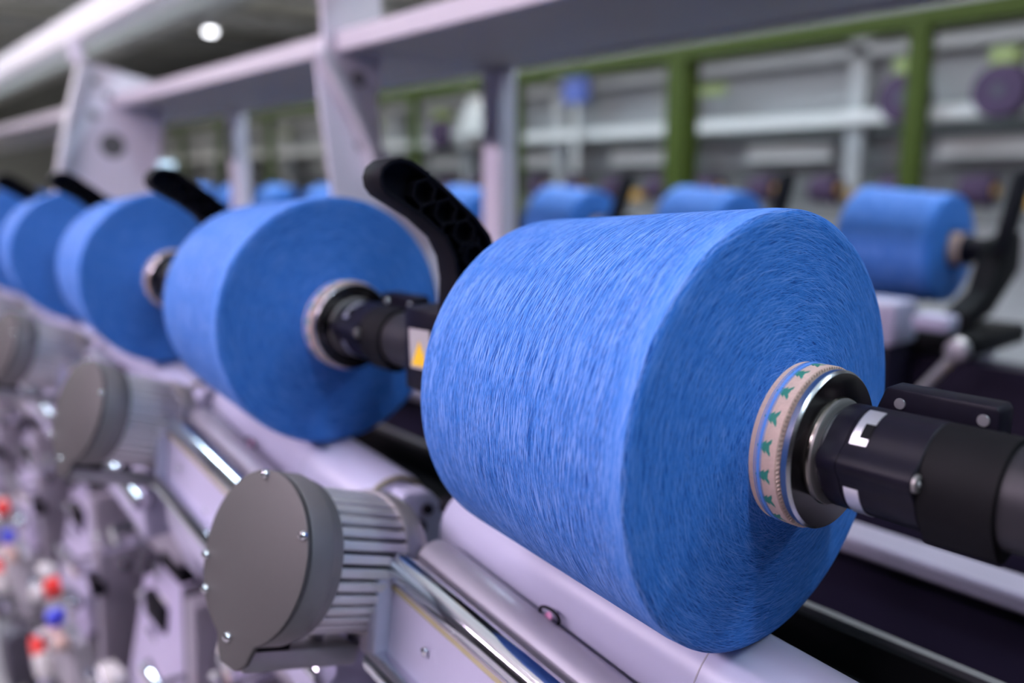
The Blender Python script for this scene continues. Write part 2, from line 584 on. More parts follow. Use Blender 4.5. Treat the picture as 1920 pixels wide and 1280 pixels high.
    # bolted bracket bar above the housing
    br = MB().prism([(-.1660, 1.4005), (-.1600, 1.4165), (-.1175, 1.4165), (-.1160, 1.4145), (-.1160, 1.400)],
                    lambda p: (p[0] - O.x, .337 - O.y, p[1] - O.z), lambda p: (p[0] - O.x, .351 - O.y, p[1] - O.z))
    b = br.build('bracket_bar', 'black', r, bevel=.0008)
    for x in (-.1538, -.1215):
        MB().lathe([(0, .0024), (-.0006, .0022), (-.0006, 0)], 20, 'Y', (x - O.x, .3369 - O.y, 1.4105 - O.z)).build('bolt', 'alu_bright', b)
    MB().lathe([(-.0004, .0034), (-.0012, .0030), (-.0012, 0)], 20, 'X', (-.1068 - O.x, .3265 - O.y, 1.374 - O.z)).build('set_screw', 'alu_bright', r)
    # pivot block with the warning sticker and the swing arm down into the machine
    MB().box(-.0660 - O.x, -.020 - O.x, -.022, .030, -.026, .030).build('pivot_block', 'black', r, bevel=.003)
    st = MB().prism([(-.0570, -.010), (-.0585, .016), (-.035, .017), (-.033, -.009)],
                    lambda p: (p[0] - O.x, -.0221, p[1]), lambda p: (p[0] - O.x, -.0227, p[1])).build('warning_sticker', 'sticker', r, smooth=False)
    MB().prism([(-.0555, -.008), (-.046, .009), (-.037, -.007)],
               lambda p: (p[0] - O.x, -.0227, p[1]), lambda p: (p[0] - O.x, -.0231, p[1])).build('yellow_triangle', 'yellow', st, smooth=False)
    arm = [(.020, .020), (.05, .022), (.085, -.03), (.10, -.10), (.10, -.16), (.065, -.16), (.062, -.10), (.05, -.05), (.0, -.024)]
    MB().prism(arm, lambda p: (-.072 - O.x, p[0], p[1]), lambda p: (-.046 - O.x, p[0], p[1])).build('swing_arm', 'black_matte', r, bevel=.002)
    # lever handle with a honeycomb of ribs; outline in (y, z) of the plane x = -.41 for the next station
    X0, X1 = -.0255 - O.x, -.0065 - O.x
    out = [(.2470, 1.5030), (.2415, 1.4990), (.2395, 1.4935), (.2405, 1.4880), (.2440, 1.4835), (.2680, 1.4700), (.2830, 1.4580), (.2895, 1.4460), (.2915, 1.4330), (.2905, 1.4080), (.3250, 1.4080), (.3250, 1.4300),
           (.3235, 1.4450), (.3180, 1.4590), (.3080, 1.4700), (.2890, 1.4850), (.2690, 1.4990), (.2620, 1.5030), (.2545, 1.5045)]
    out = [(y - O.y + .005, z - O.z + .0095) for y, z in out]
    cen = (sum(p[0] for p in out) / len(out), sum(p[1] for p in out) / len(out))
    # inner outline for the rim
    def inset(poly, d):
        n = len(poly)
        res = []
        for i in range(n):
            a, b_, c_ = Vector(poly[i - 1]), Vector(poly[i]), Vector(poly[(i + 1) % n])
            e1, e2 = (b_ - a).normalized(), (c_ - b_).normalized()
            n1, n2 = Vector((-e1.y, e1.x)), Vector((-e2.y, e2.x))
            nb_ = (n1 + n2).normalized()
            res.append(tuple(b_ + nb_ * d / max(.4, nb_.dot(n1))))
        return res
    area = sum(out[i - 1][0] * out[i][1] - out[i][0] * out[i - 1][1] for i in range(len(out)))
    inn = inset(out, .0028 if area > 0 else -.0028)
    n = len(out)
    hv = [(X0, *p) for p in out] + [(X1, *p) for p in out] + [(X1, *p) for p in inn] + [(X1 - .010, *p) for p in inn]
    hf = [tuple(range(n))[::-1], tuple(range(3 * n, 4 * n))]
    for i in range(n):
        j = (i + 1) % n
        hf += [(i, j, n + j, n + i), (n + i, n + j, 2 * n + j, 2 * n + i), (2 * n + i, 2 * n + j, 3 * n + j, 3 * n + i)]
    hn = MB().add(hv, hf).build('lever_handle', 'black_plastic', r, bevel=.0009)
    # ribs along the lever's middle line
    mid = [(.2560, 1.4965), (.2700, 1.4850), (.2850, 1.4735), (.2985, 1.4610), (.3060, 1.4460), (.3085, 1.4280)]
    mid = [Vector((y - O.y + .005, z - O.z + .0095)) for y, z in mid]
    for q in range(1, len(mid)):
        rb = MB()
        c_ = mid[q]
        hexp = [(c_.x + .0086 * math.cos(math.radians(60 * k + 15)), c_.y + .0086 * math.sin(math.radians(60 * k + 15))) for k in range(6)]
        hin = [(c_.x + .0074 * math.cos(math.radians(60 * k + 15)), c_.y + .0074 * math.sin(math.radians(60 * k + 15))) for k in range(6)]
        vs = [(X1 - .0008, *p) for p in hexp] + [(X1 - .0008, *p) for p in hin] + [(X1 - .0102, *p) for p in hexp] + [(X1 - .0102, *p) for p in hin]
        fs = []
        for k in range(6):
            j = (k + 1) % 6
            fs += [(k, j, 6 + j, 6 + k), (k, 12 + k, 12 + j, j), (6 + k, 6 + j, 18 + j, 18 + k)]
        rb.add(vs, fs)
        for k in (1, 4):
            a = math.radians(60 * k + 15)
            d = Vector((math.cos(a), math.sin(a)))
            p0, p1 = c_ + d * .0084, c_ + d * .0125
            sd = Vector((-d.y, d.x)) * .0006
            rb.prism([p0 - sd, p1 - sd, p1 + sd, p0 + sd], lambda p: (X1 - .0102, p[0], p[1]), lambda p: (X1 - .0008, p[0], p[1]))
        rb.build('honeycomb_rib', 'black_plastic', hn, smooth=False)
    # steel tip plate behind the lever
    return r


hold = make_holder()
hl = ['black cone holder with steel clamp disc at the end of the nearest blue cone',
      'black cone holder with honeycomb lever between the nearest and second blue cones',
      'blurred black cone holder and lever between the second and third blue cones',
      'blurred black cone holder and short lever between the third and fourth blue cones',
      'blurred black cone holder and lever by the left edge beside the fifth blue cone',
      'farthest black cone holder, behind the fifth blue cone']
for i in range(NF):
    c = hold if i == 0 else copy_tree(hold)
    c.location.x = -.17 - P * i
    tag(c, hl[i], 'cone holder', 'cone holders of the front row')


# ------------------------------------------------------------------ drums under the cones
def make_drum():
    X0, X1 = -.428, -.118
    ang = math.atan(.0667)
    L_ = (X1 - X0) / math.cos(ang)
    r = thing('winding_drum', (X0, .3189 - .02 * (X0 + .25), 1.2634 - .0667 * (X0 + .25)))
    r.rotation_euler = (0, ang, -.02)
    d = MB().lathe([(0, 0), (0, .024), (.003, .0285), (.008, .0300), (L_ - .006, .0300), (L_ - .001, .0285), (L_, .0265)], 64, 'X').build('drum_shell', 'drum', r)
    MB().lathe([(L_ - .0985, .03006), (L_ - .0985, .0302), (L_ - .0978, .0302), (L_ - .0978, .03006)], 64, 'X').build('seam_line', 'grey', d)
    MB().lathe([(L_ - .001, .0287), (L_ + .0015, .0287), (L_ + .0015, .0255), (L_ - .001, .0255)], 64, 'X').build('end_ring', 'cream', r)
    MB().lathe([(L_ - .002, .0255), (L_ + .004, .0235), (L_ + .004, 0)], 48, 'X').build('end_cap', 'lavender', r)
    MB().lathe([(-.03, .0), (-.03, .007), (0, .007)], 24, 'X').build('shaft_stub', 'black_plastic', r)
    MB().lathe([(L_, .007), (L_ + .035, .007), (L_ + .035, 0)], 24, 'X').build('shaft', 'steel', r)
    # bearing bracket at the right end
    bb = MB().prism([(-.012, -.040), (.030, -.030), (.030, .006), (.016, .022), (-.006, .026), (-.020, .012)],
                    lambda p: (L_ + .008, p[0], p[1]), lambda p: (L_ + .026, p[0], p[1])).build('bearing_bracket', 'lavender', r, bevel=.003)
    MB().tube([(L_ + .026, .012, .010), (L_ + .030, .012, .010)], .004, 16).build('bracket_bolt', 'black_plastic', bb)
    return r


drum = make_drum()
for i in range(NF):
    c = drum if i == 0 else copy_tree(drum)
    c.location.x = -.428 - P * i
    tag(c, 'smooth white winding drum under the %s blue cone of the front row' % ORD[i], 'drum', 'winding drums of the front row')


# ------------------------------------------------------------------ traverse motors
def make_motor():
    C = Vector((-.4332, .1739, 1.2916))
    D = Vector((-.13, .92, -.36)).normalized()
    r = thing('traverse_motor')
    e2 = Vector((0, 0, 1))
    e1 = e2.cross(D).normalized()      # across
    e3 = D.cross(e1)                   # up-ish
    r.matrix_world = Matrix(((D.x, e1.x, e3.x, C.x), (D.y, e1.y, e3.y, C.y), (D.z, e1.z, e3.z, C.z), (0, 0, 0, 1)))
    R = .049
    # cap plate: disc with a squared tab at its foot
    poly = []
    for k in range(64):
        a = math.radians(-90 + 28 + (360 - 56) * k / 63)
        poly.append((R * math.cos(a), R * math.sin(a)))
    poly += [(-.019, -.055), (-.012, -.0605), (.004, -.0605), (.010, -.054), (.014, -.0475)]
    cp = MB().prism(poly, lambda p: (-.0035, p[0], p[1]), lambda p: (0, p[0], p[1])).build('cap_plate', 'cap', r, bevel=.0009)
    sg = MB().lathe([(-.0036, .0030), (-.0050, .0028), (-.0062, .0018), (-.0066, 0)], 16, 'X').build('cap_screw', 'screw', cp)
    for q, a in enumerate((80, 150, -15, -40, -88)):
        p = (0, .0462 * math.cos(math.radians(a)), .0462 * math.sin(math.radians(a)))
        if q == 0:
            sg.location = p
        else:
            share(sg, loc=p)
    MB().lathe([(.0002, .0445), (.0002, .0485), (.0012, .0490), (.0150, .0490), (.0165, .0478), (.0195, .0476), (.0235, .0466), (.0255, .0440), (.0255, .030)], 72, 'X').build('collar', 'collar', r)
    MB().lathe([(.025, .0365), (.078, .0365)], 64, 'X').build('motor_core', 'grey_dark', r)
    f0 = MB().prism([(.0254, .0360), (.0254, .0425), (.0290, .0432), (.0765, .0432), (.0765, .0360)],
                    lambda p: (p[0], -.0026, p[1]), lambda p: (p[0], .0026, p[1])).build('cooling_fin', 'fin', r, bevel=.0006)
    NFIN = 34
    for k in range(1, NFIN):
        share(f0, rot=(2 * PI * k / NFIN, 0, 0))
    MB().lathe([(.076, .030), (.076, .0440), (.078, .0450), (.087, .0450), (.089, .0435), (.094, .0425), (.094, 0)], 72, 'X').build('rear_flange', 'alu', r)
    MB().box(.002, .084, -.012, .020, -.0625, -.0500).build('foot', 'alu', r, bevel=.002)
    MB().box(.004, .030, -.012, .018, -.0502, -.0440).build('foot_gap_shade', 'black_matte', r, smooth=False)  # black block standing in for the shade in the gap over the foot
    MB().lathe([(0, .0055), (-.006, .005), (-.007, 0)], 20, 'Z', (.060, .004, -.0440)).build('foot_screw', 'grey', r)
    return r


motor = make_motor()
base = motor.matrix_world.copy()
ml = ['round grey motor with cooling fins and screwed cap, nearest the camera',
      'blurred round grey finned motor, second from the camera',
      'blurred grey finned motor at the left edge, third from the camera',
      'farthest grey finned motor, fourth of the row, at the left edge']
for i in range(4):
    c = motor if i == 0 else copy_tree(motor)
    mw = base.copy()
    mw.translation.x -= P * i
    c.matrix_world = mw
    tag(c, ml[i], 'motor', 'traverse motors of the front row')


# ------------------------------------------------------------------ guide housings in front of the drums
TS = -.13


def make_housing():
    O = Vector((-.398, .262, 1.20))
    r = thing('guide_housing', O)

    def ex(x):
        return lambda p: (x - O.x, p[0] - O.y, p[1] + TS * (x + .398) - O.z)

    def rodpath(y, z, x0, x1):
        return [(x - O.x, y - O.y, z + TS * (x + .398) - O.z) for x in (x0, x1)]
    xa, xb = -.402, -.062
    # rounded top bar next to the drum
    c0, rr = (.2735, 1.2695), .0135
    poly = [(c0[0] + .012, 1.225), (c0[0] + .0145, 1.262)]
    for k in range(9):
        a = math.radians(20 + 120 * k / 8)
        poly.append((c0[0] + rr * math.cos(a) * 1.1, c0[1] + rr * math.sin(a)))
    poly += [(c0[0] - .015, 1.262), (c0[0] - .0145, 1.225)]
    MB().prism(poly, ex(xa), ex(xb)).build('top_bar', 'grey_lav', r)
    # chrome rods with domed ends
    for nm, y, z, rad, xs in (('upper_rod', .2475, 1.2745, .0095, (-.400, -.072)), ('lower_rod', .2310, 1.2180, .0085, (-.404, -.072))):
        a, b = rodpath(y, z, *xs)
        d = (Vector(b) - Vector(a)).normalized()
        pts = [Vector(a) - d * .006, Vector(a) - d * .0045, Vector(a) - d * .002, Vector(a) + d * .001, b]
        MB().tube(pts, [rad * .3, rad * .7, rad * .93, rad, rad], 24).build(nm, 'chrome', r)
    # front panel between the rods, a strip under each rod
    pn = MB().prism([(.2415, 1.2665), (.2355, 1.2240), (.2475, 1.2210), (.2520, 1.2665)], ex(-.399), ex(-.075)).build('front_panel', 'lavender', r)
    MB().prism([(.2417, 1.2665), (.2399, 1.2640), (.2445, 1.2630), (.2475, 1.2660)], ex(-.400), ex(-.074)).build('panel_edge', 'cream', r)
    for x, z in ((-.36, 1.247), (-.30, 1.232), (-.12, 1.247)):
        p = ex(x)((.2372, z))
        MB().lathe([(0, .0028), (-.0012, .0025), (-.002, 0)], 14, 'Y', p).build('panel_screw', 'screw', pn)
    MB().prism([(.2320, 1.2720), (.2260, 1.2160), (.2560, 1.2140), (.2600, 1.2700)], ex(-.4085), ex(-.3985)).build('end_plate', 'lavender', r, bevel=.0015)
    # dark strip filling the gap toward the drum and the carrier below
    MB().prism([(.289, 1.262), (.289, 1.19), (.305, 1.19), (.3, 1.245)], ex(xa), ex(xb)).build('dark_gap_strip', 'grey_dark', r)
    MB().prism([(.2330, 1.2110), (.2330, 1.1750), (.2890, 1.1750), (.2890, 1.2240), (.2480, 1.2240)], ex(-.399), ex(-.075)).build('carrier', 'lavender', r, bevel=.002)
    # bracket that holds the motor
    MB().prism([(.286, 1.205), (.302, 1.235), (.304, 1.20), (.300, 1.12), (.266, 1.10), (.250, 1.15)], lambda p: (-.452 - O.x, p[0] - O.y, p[1] - O.z), lambda p: (-.410 - O.x, p[0] - O.y, p[1] - O.z)).build('motor_bracket', 'lavender', r, bevel=.004)
    # thread eyelet peeping over the top bar
    e = Vector((-.3085 - O.x, .2845 - O.y, 1.2690 - O.z))
    pts = []
    for k in range(20):
        a = 2 * PI * k / 20
        pts.append(e + Vector((.0064 * math.cos(a), .0015 * math.cos(a), .0040 * math.sin(a) - .0012 * math.cos(a))))
    ey = MB().tube(pts, .0009, 8, closed=True).build('thread_eyelet', 'black_plastic', r)
    MB().tube([e + Vector((.002, 0, -.003)), e + Vector((.003, 0, -.012))], .0014, 8).build('eyelet_stem', 'black_plastic', ey)
    MB().lathe([(-.0006, .0024), (.0006, .0024), (.0006, 0)], 14, 'Y', tuple(e + Vector((-.0005, 0, -.0005)))).build('ceramic_insert', 'pink', ey)
    return r


M['grey_lav'] = mat('silver_grey_bar', (0.30, 0.28, 0.34), 0.38, 0.25, var=0.05)
hous = make_housing()
for i in range(NF):
    c = hous if i == 0 else copy_tree(hous)
    c.location.x = -.398 - P * i
    tag(c, 'pale guide housing with two chrome rods in front of the %s drum' % ORD[i], 'guide housing', 'guide housings of the front row')


# ------------------------------------------------------------------ machine body of the front side, spinning units
M['dome'] = mat('shaded_white_cover', (0.38, 0.35, 0.50), 0.4, var=0.04)  # bluish shade on the white cover mixed into its base colour
M['rail_dark'] = mat('rail_dark_paint', (0.055, 0.053, 0.062), 0.45)
M['rail_grey'] = mat('rail_paint', (0.24, 0.21, 0.29), 0.45)
struct_body = thing('machine_body', (-1.5, .86, 0))
tag(struct_body, 'long dark machine body running between the two rows of blue cones', 'machine')
o = Vector((-1.5, .86, 0))


def mb_box(name, m, x0, x1, y0, y1, z0, z1, bevel=0, par=None):
    return MB().box(x0 - o.x, x1 - o.x, y0 - o.y, y1 - o.y, z0, z1).build(name, m, par or struct_body, smooth=False, bevel=bevel)


XA, XB = -6.2, .9
mb_box('base_plinth', 'grey_dark', XA, XB, .36, 1.38, 0, .45)
mb_box('front_plate', 'grey_dark', XA, XB, .335, .36, .3, 1.16)
mb_box('rear_plate', 'lavender', XA, XB, 1.38, 1.40, .3, 1.16)
mb_box('centre_channel', 'black_matte', XA, XB, .36, 1.36, .45, 1.135)
mb_box('front_inner_cover', 'black_matte', XA, XB, .36, .44, 1.135, 1.215)
mb_box('channel_rail', 'rail_grey', XA, XB, .595, .632, 1.214, 1.228, .003)
mb_box('channel_rail_foot', 'purple_dark', XA, XB, .605, .66, 1.135, 1.214)
mb_box('thin_rail', 'rail_dark', XA, XB, .452, .458, 1.236, 1.240)
mb_box('thin_rail_foot', 'black_matte', XA, XB, .447, .459, 1.135, 1.236)
mb_box('rear_inner_cover', 'purple_dark', XA, XB, 1.262, 1.31, 1.135, 1.245)
mb_box('rear_inner_foot', 'purple_dark', XA, XB, 1.10, 1.155, 1.135, 1.15)
mb_box('centre_trunk', 'purple_dark', XA, XB, .74, .95, 1.135, 1.20)


def make_unit():
    O = Vector((-.6, .30, .7))
    r = thing('spinning_unit', O)

    def bx(name, m, x0, x1, y0, y1, z0, z1, bevel=.004, par=None, ry=0):
        cx, cy, cz = (x0 + x1) / 2, (y0 + y1) / 2, (z0 + z1) / 2
        ob = MB().box(x0 - cx, x1 - cx, y0 - cy, y1 - cy, z0 - cz, z1 - cz).build(name, m, par or r, bevel=bevel, loc=(cx - O.x, cy - O.y, cz - O.z) if not par else (cx - O.x, cy - O.y, cz - O.z))
        ob.rotation_euler.y = ry
        return ob
    # white dome cover with a dark hole
    poly = [(-.73, .80), (-.73, .955)]
    for k in range(13):
        a = math.radians(180 - 180 * k / 12)
        poly.append((-.63 + .10 * math.cos(a), .955 + .085 * math.sin(a)))
    poly += [(-.53, .80)]
    cv = MB().prism(poly, lambda p: (p[0] - O.x, .334 - O.y, p[1] - O.z), lambda p: (p[0] - O.x, .292 - O.y - .04 * max(0, .96 - p[1]) / .16, p[1] - O.z)).build('dome_cover', 'dome', r, bevel=.008)
    bx('dark_socket', 'black_plastic', -.672, -.600, .276, .30, .952, .985, .003, cv)
    bx('lower_box', 'grey', -.735, -.545, .235, .334, .66, .797, .012)
    bx('side_post', 'grey_dark', -.516, -.490, .27, .334, .74, 1.06, .004, ry=.12)
    bx('side_post_cover', 'grey_lav', -.488, -.462, .265, .334, .74, 1.06, .004, ry=.12)
    bx('upper_plate', 'grey_lav', -.72, -.54, .285, .334, 1.045, 1.095, .006, ry=.03)
    bx('slot', 'black_plastic', -.60, -.53, .280, .300, 1.045, 1.062, .002)
    bx('feed_box', 'grey_dark', -.70, -.60, .20, .30, .50, .62, .01)
    bx('red_flap', 'red', -.80, -.765, .215, .235, .672, .705, .004, ry=.5)
    bx('white_flap', 'bg_white', -.76, -.70, .212, .235, .66, .70, .004, ry=-.4)
    bx('blue_button', 'blue', -.607, -.582, .215, .24, .815, .838, .004)
    bx('pink_label', 'pink', -.70, -.65, .284, .295, .865, .89, .001)
    bx('cream_tab', 'paper', -.62, -.55, .215, .235, .79, .805, .002)
    MB().lathe([(0, .016), (-.018, .014), (-.02, 0)], 20, 'Y', (-.51 - O.x, .222 - O.y, .915 - O.z)).build('red_knob', 'red', r)
    MB().lathe([(0, .02), (-.03, .018), (-.032, 0)], 20, 'Y', (-.775 - O.x, .30 - O.y, 1.02 - O.z)).build('silver_knob', 'screw', r)
    for k in range(60):
        x = random.uniform(-.79, -.46)
        z = random.uniform(.42, 1.06)
        y = random.uniform(.22, .29)
        s = random.uniform(.008, .021)
        m = random.choice(['screw', 'chrome', 'grey_dark', 'white', 'grey_dark', 'grey', 'lavender', 'black_plastic', 'bg_white', 'black_plastic'])
        if k % 3 == 0:
            MB().lathe([(0, s * .8), (-.012, s * .75), (-.016, s * .4), (-.017, 0)], 16, 'Y', (x - O.x, y - O.y, z - O.z)).build('guide_button', m, r)
        elif k % 3 == 1:
            bx('guide_finger', m, x - s * 2, x + s * 2, y, y + .02, z - s * .5, z + s * .5, .002, ry=random.uniform(-1, 1))
        else:
            d = random.uniform(-.03, .03)
            MB().tube([(x - O.x, .332 - O.y, z - O.z), (x - O.x, y - O.y, z - O.z), (x + d - O.x, y - .01 - O.y, z + .03 - O.z)], .004, 10).build('wire_guide', 'chrome', r)
    return r


unit = make_unit()
ul = ['white spinning unit with dome cover and dark socket below the nearest motor',
      'white spinning unit with dome cover and red flap, second from the camera',
      'blurred white spinning unit third along the machine front',
      'blurred spinning unit fourth along the machine front',
      'blurred spinning unit fifth along the machine front',
      'farthest spinning unit at the left edge of the machine front']
for i in range(6):
    c = unit if i == 0 else copy_tree(unit)
    c.location.x = -.6 - P * i
    tag(c, ul[i], 'spinning unit', 'spinning units on the machine front')

# ------------------------------------------------------------------ back row of the machine
def make_back_cone():
    r = thing('yarn_cone', (-.66, 1.415, 1.295))
    MB().lathe(pack_profile(.0755 * -1, .0755, .0995, .0875, br=.006), 96, 'X', (0, 0, .1), uvr=.09).build('wound_yarn', 'yarn', r)
    MB().lathe([(.07, .026), (.095, .026), (.095, .018), (.09, .018)], 32, 'X', (0, 0, .1)).build('paper_tube', 'paper', r)
    return r


def make_back_holder():
    r = thing('cone_holder', (-.56, 1.415, 1.395))
    MB().lathe([(-.008, .024), (.004, .025), (.012, .02), (.05, .02), (.05, 0)], 32, 'X').build('bearing_housing', 'black', r)
    MB().prism([(-.03, .02), (.035, .03), (.04, -.03), (-.05, -.09), (-.14, -.106), (-.14, -.080), (-.07, -.055)],
               lambda p: (.03, p[0], p[1]), lambda p: (.065, p[0], p[1])).build('swing_arm', 'black_matte', r, bevel=.004)
    MB().prism([(-.06, .0), (-.03, .0), (.0, .06), (.022, .115), (.012, .125), (-.005, .122), (-.03, .07)],
               lambda p: (.055, p[0], p[1]), lambda p: (.075, p[0], p[1])).build('lever_handle', 'black_plastic', r, bevel=.004)
    return r


def make_back_drum():
    r = thing('drum_cover', (-.66, 1.38, 1.20))
    MB().box(-.13, .19, -.14, .06, .055, .085).build('cover_plate', 'black_matte', r, bevel=.006)
    MB().lathe([(-.15, 0), (-.15, .03), (.15, .03), (.15, 0)], 40, 'X', (0, .035, .055)).build('drum_shell', 'drum', r)
    MB().box(-.10, .11, -.215, -.14, .07, .132).build('drive_box', 'lavender', r, bevel=.006)
    MB().box(-.08, .10, -.21, -.12, -.06, .07).build('drive_base', 'purple_dark', r, bevel=.004)
    MB().box(.135, .185, -.22, -.18, .100, .122).build('coupling', 'lavender', r, bevel=.006)
    MB().lathe([(-.05, .012), (.006, .012), (.012, .008), (.012, 0)], 20, 'Z', (-.148, -.25, 0)).build('yellow_cap', 'yellow', r)
    MB().tube([(.13, -.21, -.02), (.20, -.21, .078)], .008, 12).build('push_rod', 'alu_bright', r)
    MB().lathe([(0, .016), (-.012, .014), (-.014, 0)], 20, 'Y', (.20, -.215, .08)).build('rod_joint', 'alu_bright', r)
    return r


bc, bh, bd = make_back_cone(), make_back_holder(), make_back_drum()
BACK = ['first'] + ORD[1:]
for k in range(12):
    if k == 0:
        c = bd
        c.location.x = -.26
        tag(c, 'dark drum cover with pale drive box cut by the right edge', 'drum cover', 'drum covers of the back row')
        continue
    c = bc if k == 1 else copy_tree(bc)
    c.location.x = -.26 - P * k
    lab = [''] + ['small blurred blue yarn cone in the back row, %s from the right edge' % BACK[q] for q in range(11)]
    tag(c, lab[k], 'yarn cone', 'blue yarn cones of the back row')
    c = bh if k == 1 else copy_tree(bh)
    c.location.x = -.16 - P * k
    lab = [''] + ['black lever holder right of the %s back row cone from the right edge' % BACK[q] for q in range(11)]
    tag(c, lab[k], 'cone holder', 'cone holders of the back row')
    c = copy_tree(bd)
    c.location.x = -.26 - P * k
    lab = ['dark drum cover with pale drive box cut by the right edge'] + ['dark drum cover with pale drive box below the %s back row cone from the right' % BACK[q] for q in range(11)]
    tag(c, lab[k], 'drum cover', 'drum covers of the back row')

# ------------------------------------------------------------------ overhead shelf, rail, brackets
sh = tag(thing('overhead_shelf', (-2.4, .86, 1.7)), 'long white shelf with grey underside running above the machine', 'shelf')


def at_(par, name, m, x0, x1, y0, y1, z0, z1, bevel=0.0):
    l = par.location
    return MB().box(x0 - l.x, x1 - l.x, y0 - l.y, y1 - l.y, z0 - l.z, z1 - l.z).build(name, m, par, smooth=False, bevel=bevel)


at_(sh, 'front_lip', 'white', -6.5, -.05, .655, .668, 1.697, 1.728, .003)
for k in range(6):
    at_(sh, 'under_panel', 'shelf_under', -6.49 + 1.073 * k, -6.49 + 1.073 * (k + 1) - .006, .668, .985, 1.702, 1.716)
at_(sh, 'back_lip', 'white', -6.5, -.05, .985, .998, 1.697, 1.728, .003)

rl = tag(thing('front_rail', (-2.4, .6, 1.87)), 'white upper rail crossing the top left corner', 'rail')
at_(rl, 'rail_beam', 'white', -6.5, -.05, .575, .628, 1.856, 1.925, .004)
at_(rl, 'rail_groove', 'bg_grey', -6.5, -.05, .628, .76, 1.90, 1.91)


def bracket(X, label, curved):
    r = tag(thing('shelf_bracket', (X, .68, 1.15)), label, 'bracket', 'shelf brackets')
    l = r.location
    if curved:
        poly = [(.618, 1.690), (.625, 1.60), (.632, 1.54), (.640, 1.46), (.66, 1.38), (.70, 1.30), (.74, 1.2285), (.95, 1.2285), (.93, 1.32), (.89, 1.40), (.83, 1.45), (.765, 1.50), (.728, 1.56), (.722, 1.63), (.735, 1.70), (.735, 1.84), (.632, 1.84), (.632, 1.70)]
        fl = [(.612, 1.690), (.640, 1.640), (.668, 1.595), (.690, 1.55), (.700, 1.51)]
    else:
        poly = [(.50, 1.2285), (.49, 1.47), (.535, 1.66), (.58, 1.806), (.65, 1.79), (.79, 1.755), (.765, 1.60), (.737, 1.468), (.72, 1.2285)]
        fl = [(.488, 1.30), (.486, 1.47), (.531, 1.66), (.575, 1.806)]
    pl = MB().prism(poly, lambda p: (-.006, p[0] - l.y, p[1] - l.z), lambda p: (.0, p[0] - l.y, p[1] - l.z)).build('plate', 'plate', r, smooth=False)
    n = len(fl)
    vs, fs = [], []
    for (y, z) in fl:
        vs += [(.0, y - l.y, z - l.z), (.03, y - l.y, z - l.z), (.03, y + .012 - l.y, z + .004 - l.z), (.0, y + .012 - l.y, z + .004 - l.z)]
    for i in range(n - 1):
        for q in range(4):
            q2 = (q + 1) % 4
            fs.append((i * 4 + q, i * 4 + q2, (i + 1) * 4 + q2, (i + 1) * 4 + q))
    fs += [(0, 1, 2, 3), tuple(4 * (n - 1) + q for q in range(4))]
    MB().add(vs, fs).build('folded_flange', 'white', r, smooth=False)
    holes = [(.640, 1.596, .031), (.612, 1.755, .010), (.64, 1.722, .010), (.60, 1.672, .013), (.755, 1.69, .008)] if not curved else [(.69, 1.66, .012), (.69, 1.56, .010)]
    for hy, hz, hr in holes:
        MB().lathe([(.0004, hr), (.0012, hr), (.0012, 0)], 28, 'X', (0, hy - l.y, hz - l.z)).build('round_hole', 'bg_dark' if hr > .02 else 'grey', pl)
    y0 = .632 if curved else .56
    if curved:
        at_(r, 'upright', 'plate', X - .05, X + .012, y0, y0 + .10, 1.80, 2.5, .003)
    else:
        at_(r, 'stub', 'plate', X - .02, X + .004, y0, y0 + .03, 1.80, 1.856, .003)
    at_(r, 'rear_leg', 'plate', X - .04, X + .01, .965, 1.005, 1.136, 1.697, .003)
    return r


bracket(-1.2, 'curved pale sheet metal bracket holding the shelf behind the second blue cone', True)
bracket(-2.4, 'flat pale bracket plate with a large round hole behind the third blue cone', False)

# ------------------------------------------------------------------ green frame behind
gf = tag(thing('green_frame', (-4, 3.4, 0)), 'green steel post frame standing behind the back row', 'frame')
l = gf.location
for rr_, wd in ((-.4686, .075), (-.8165, .12), (-1.181, .06), (-1.513, .06), (-1.87, .06), (-2.23, .06), (-2.58, .06), (-2.93, .06), (-.12, .06)):
    x = rr_ * 3.4
    at_(gf, 'post', 'green', x - wd / 2, x + wd / 2, 3.37, 3.37 + wd, 0, 2.16, .006)
at_(gf, 'top_beam', 'green', -14, 3, 3.375, 3.435, 2.085, 2.16, .006)

# ------------------------------------------------------------------ machines beyond the frame
m2 = tag(thing('far_machine', (-6, 5.2, 0)), 'blurred grey spinning machine with white rails beyond the green frame', 'machine')
at_(m2, 'lower_body', 'bg_grey', -18, 3, 4.4, 6.0, 0, 1.28)
at_(m2, 'cone_rest', 'bg_dark', -18, 3, 4.44, 4.74, 1.28, 1.3745)
at_(m2, 'mid_panel', 'bg_dark', -18, 3, 5.05, 5.15, 1.28, 1.62)
at_(m2, 'grey_panel', 'bg_grey', -18, 3, 5.0, 5.05, 1.60, 1.78)
at_(m2, 'white_rail', 'bg_white', -18, 3, 4.62, 4.75, 1.83, 1.90)
at_(m2, 'dark_strip', 'bg_dark', -18, 3, 4.95, 5.05, 1.78, 1.83)  # dark grey strip between the grey panel and rail heights
at_(m2, 'fascia', 'bg_grey', -18, 3, 4.85, 4.95, 1.93, 2.22)
at_(m2, 'upper_rail', 'bg_grey', -18, 3, 4.7, 4.85, 2.20, 2.26)
at_(m2, 'upper_duct', 'duct', -18, 3, 4.7, 5.6, 2.42, 2.75)
for k in range(14):
    x = 1.2 - 1.25 * k
    at_(m2, 'stanchion', 'bg_grey', x - .05, x + .05, 4.7, 4.78, 1.28, 2.42)
    at_(m2, 'bright_panel', 'bg_white', x - .85, x - .25, 4.9, 4.93, 1.64, 1.74)
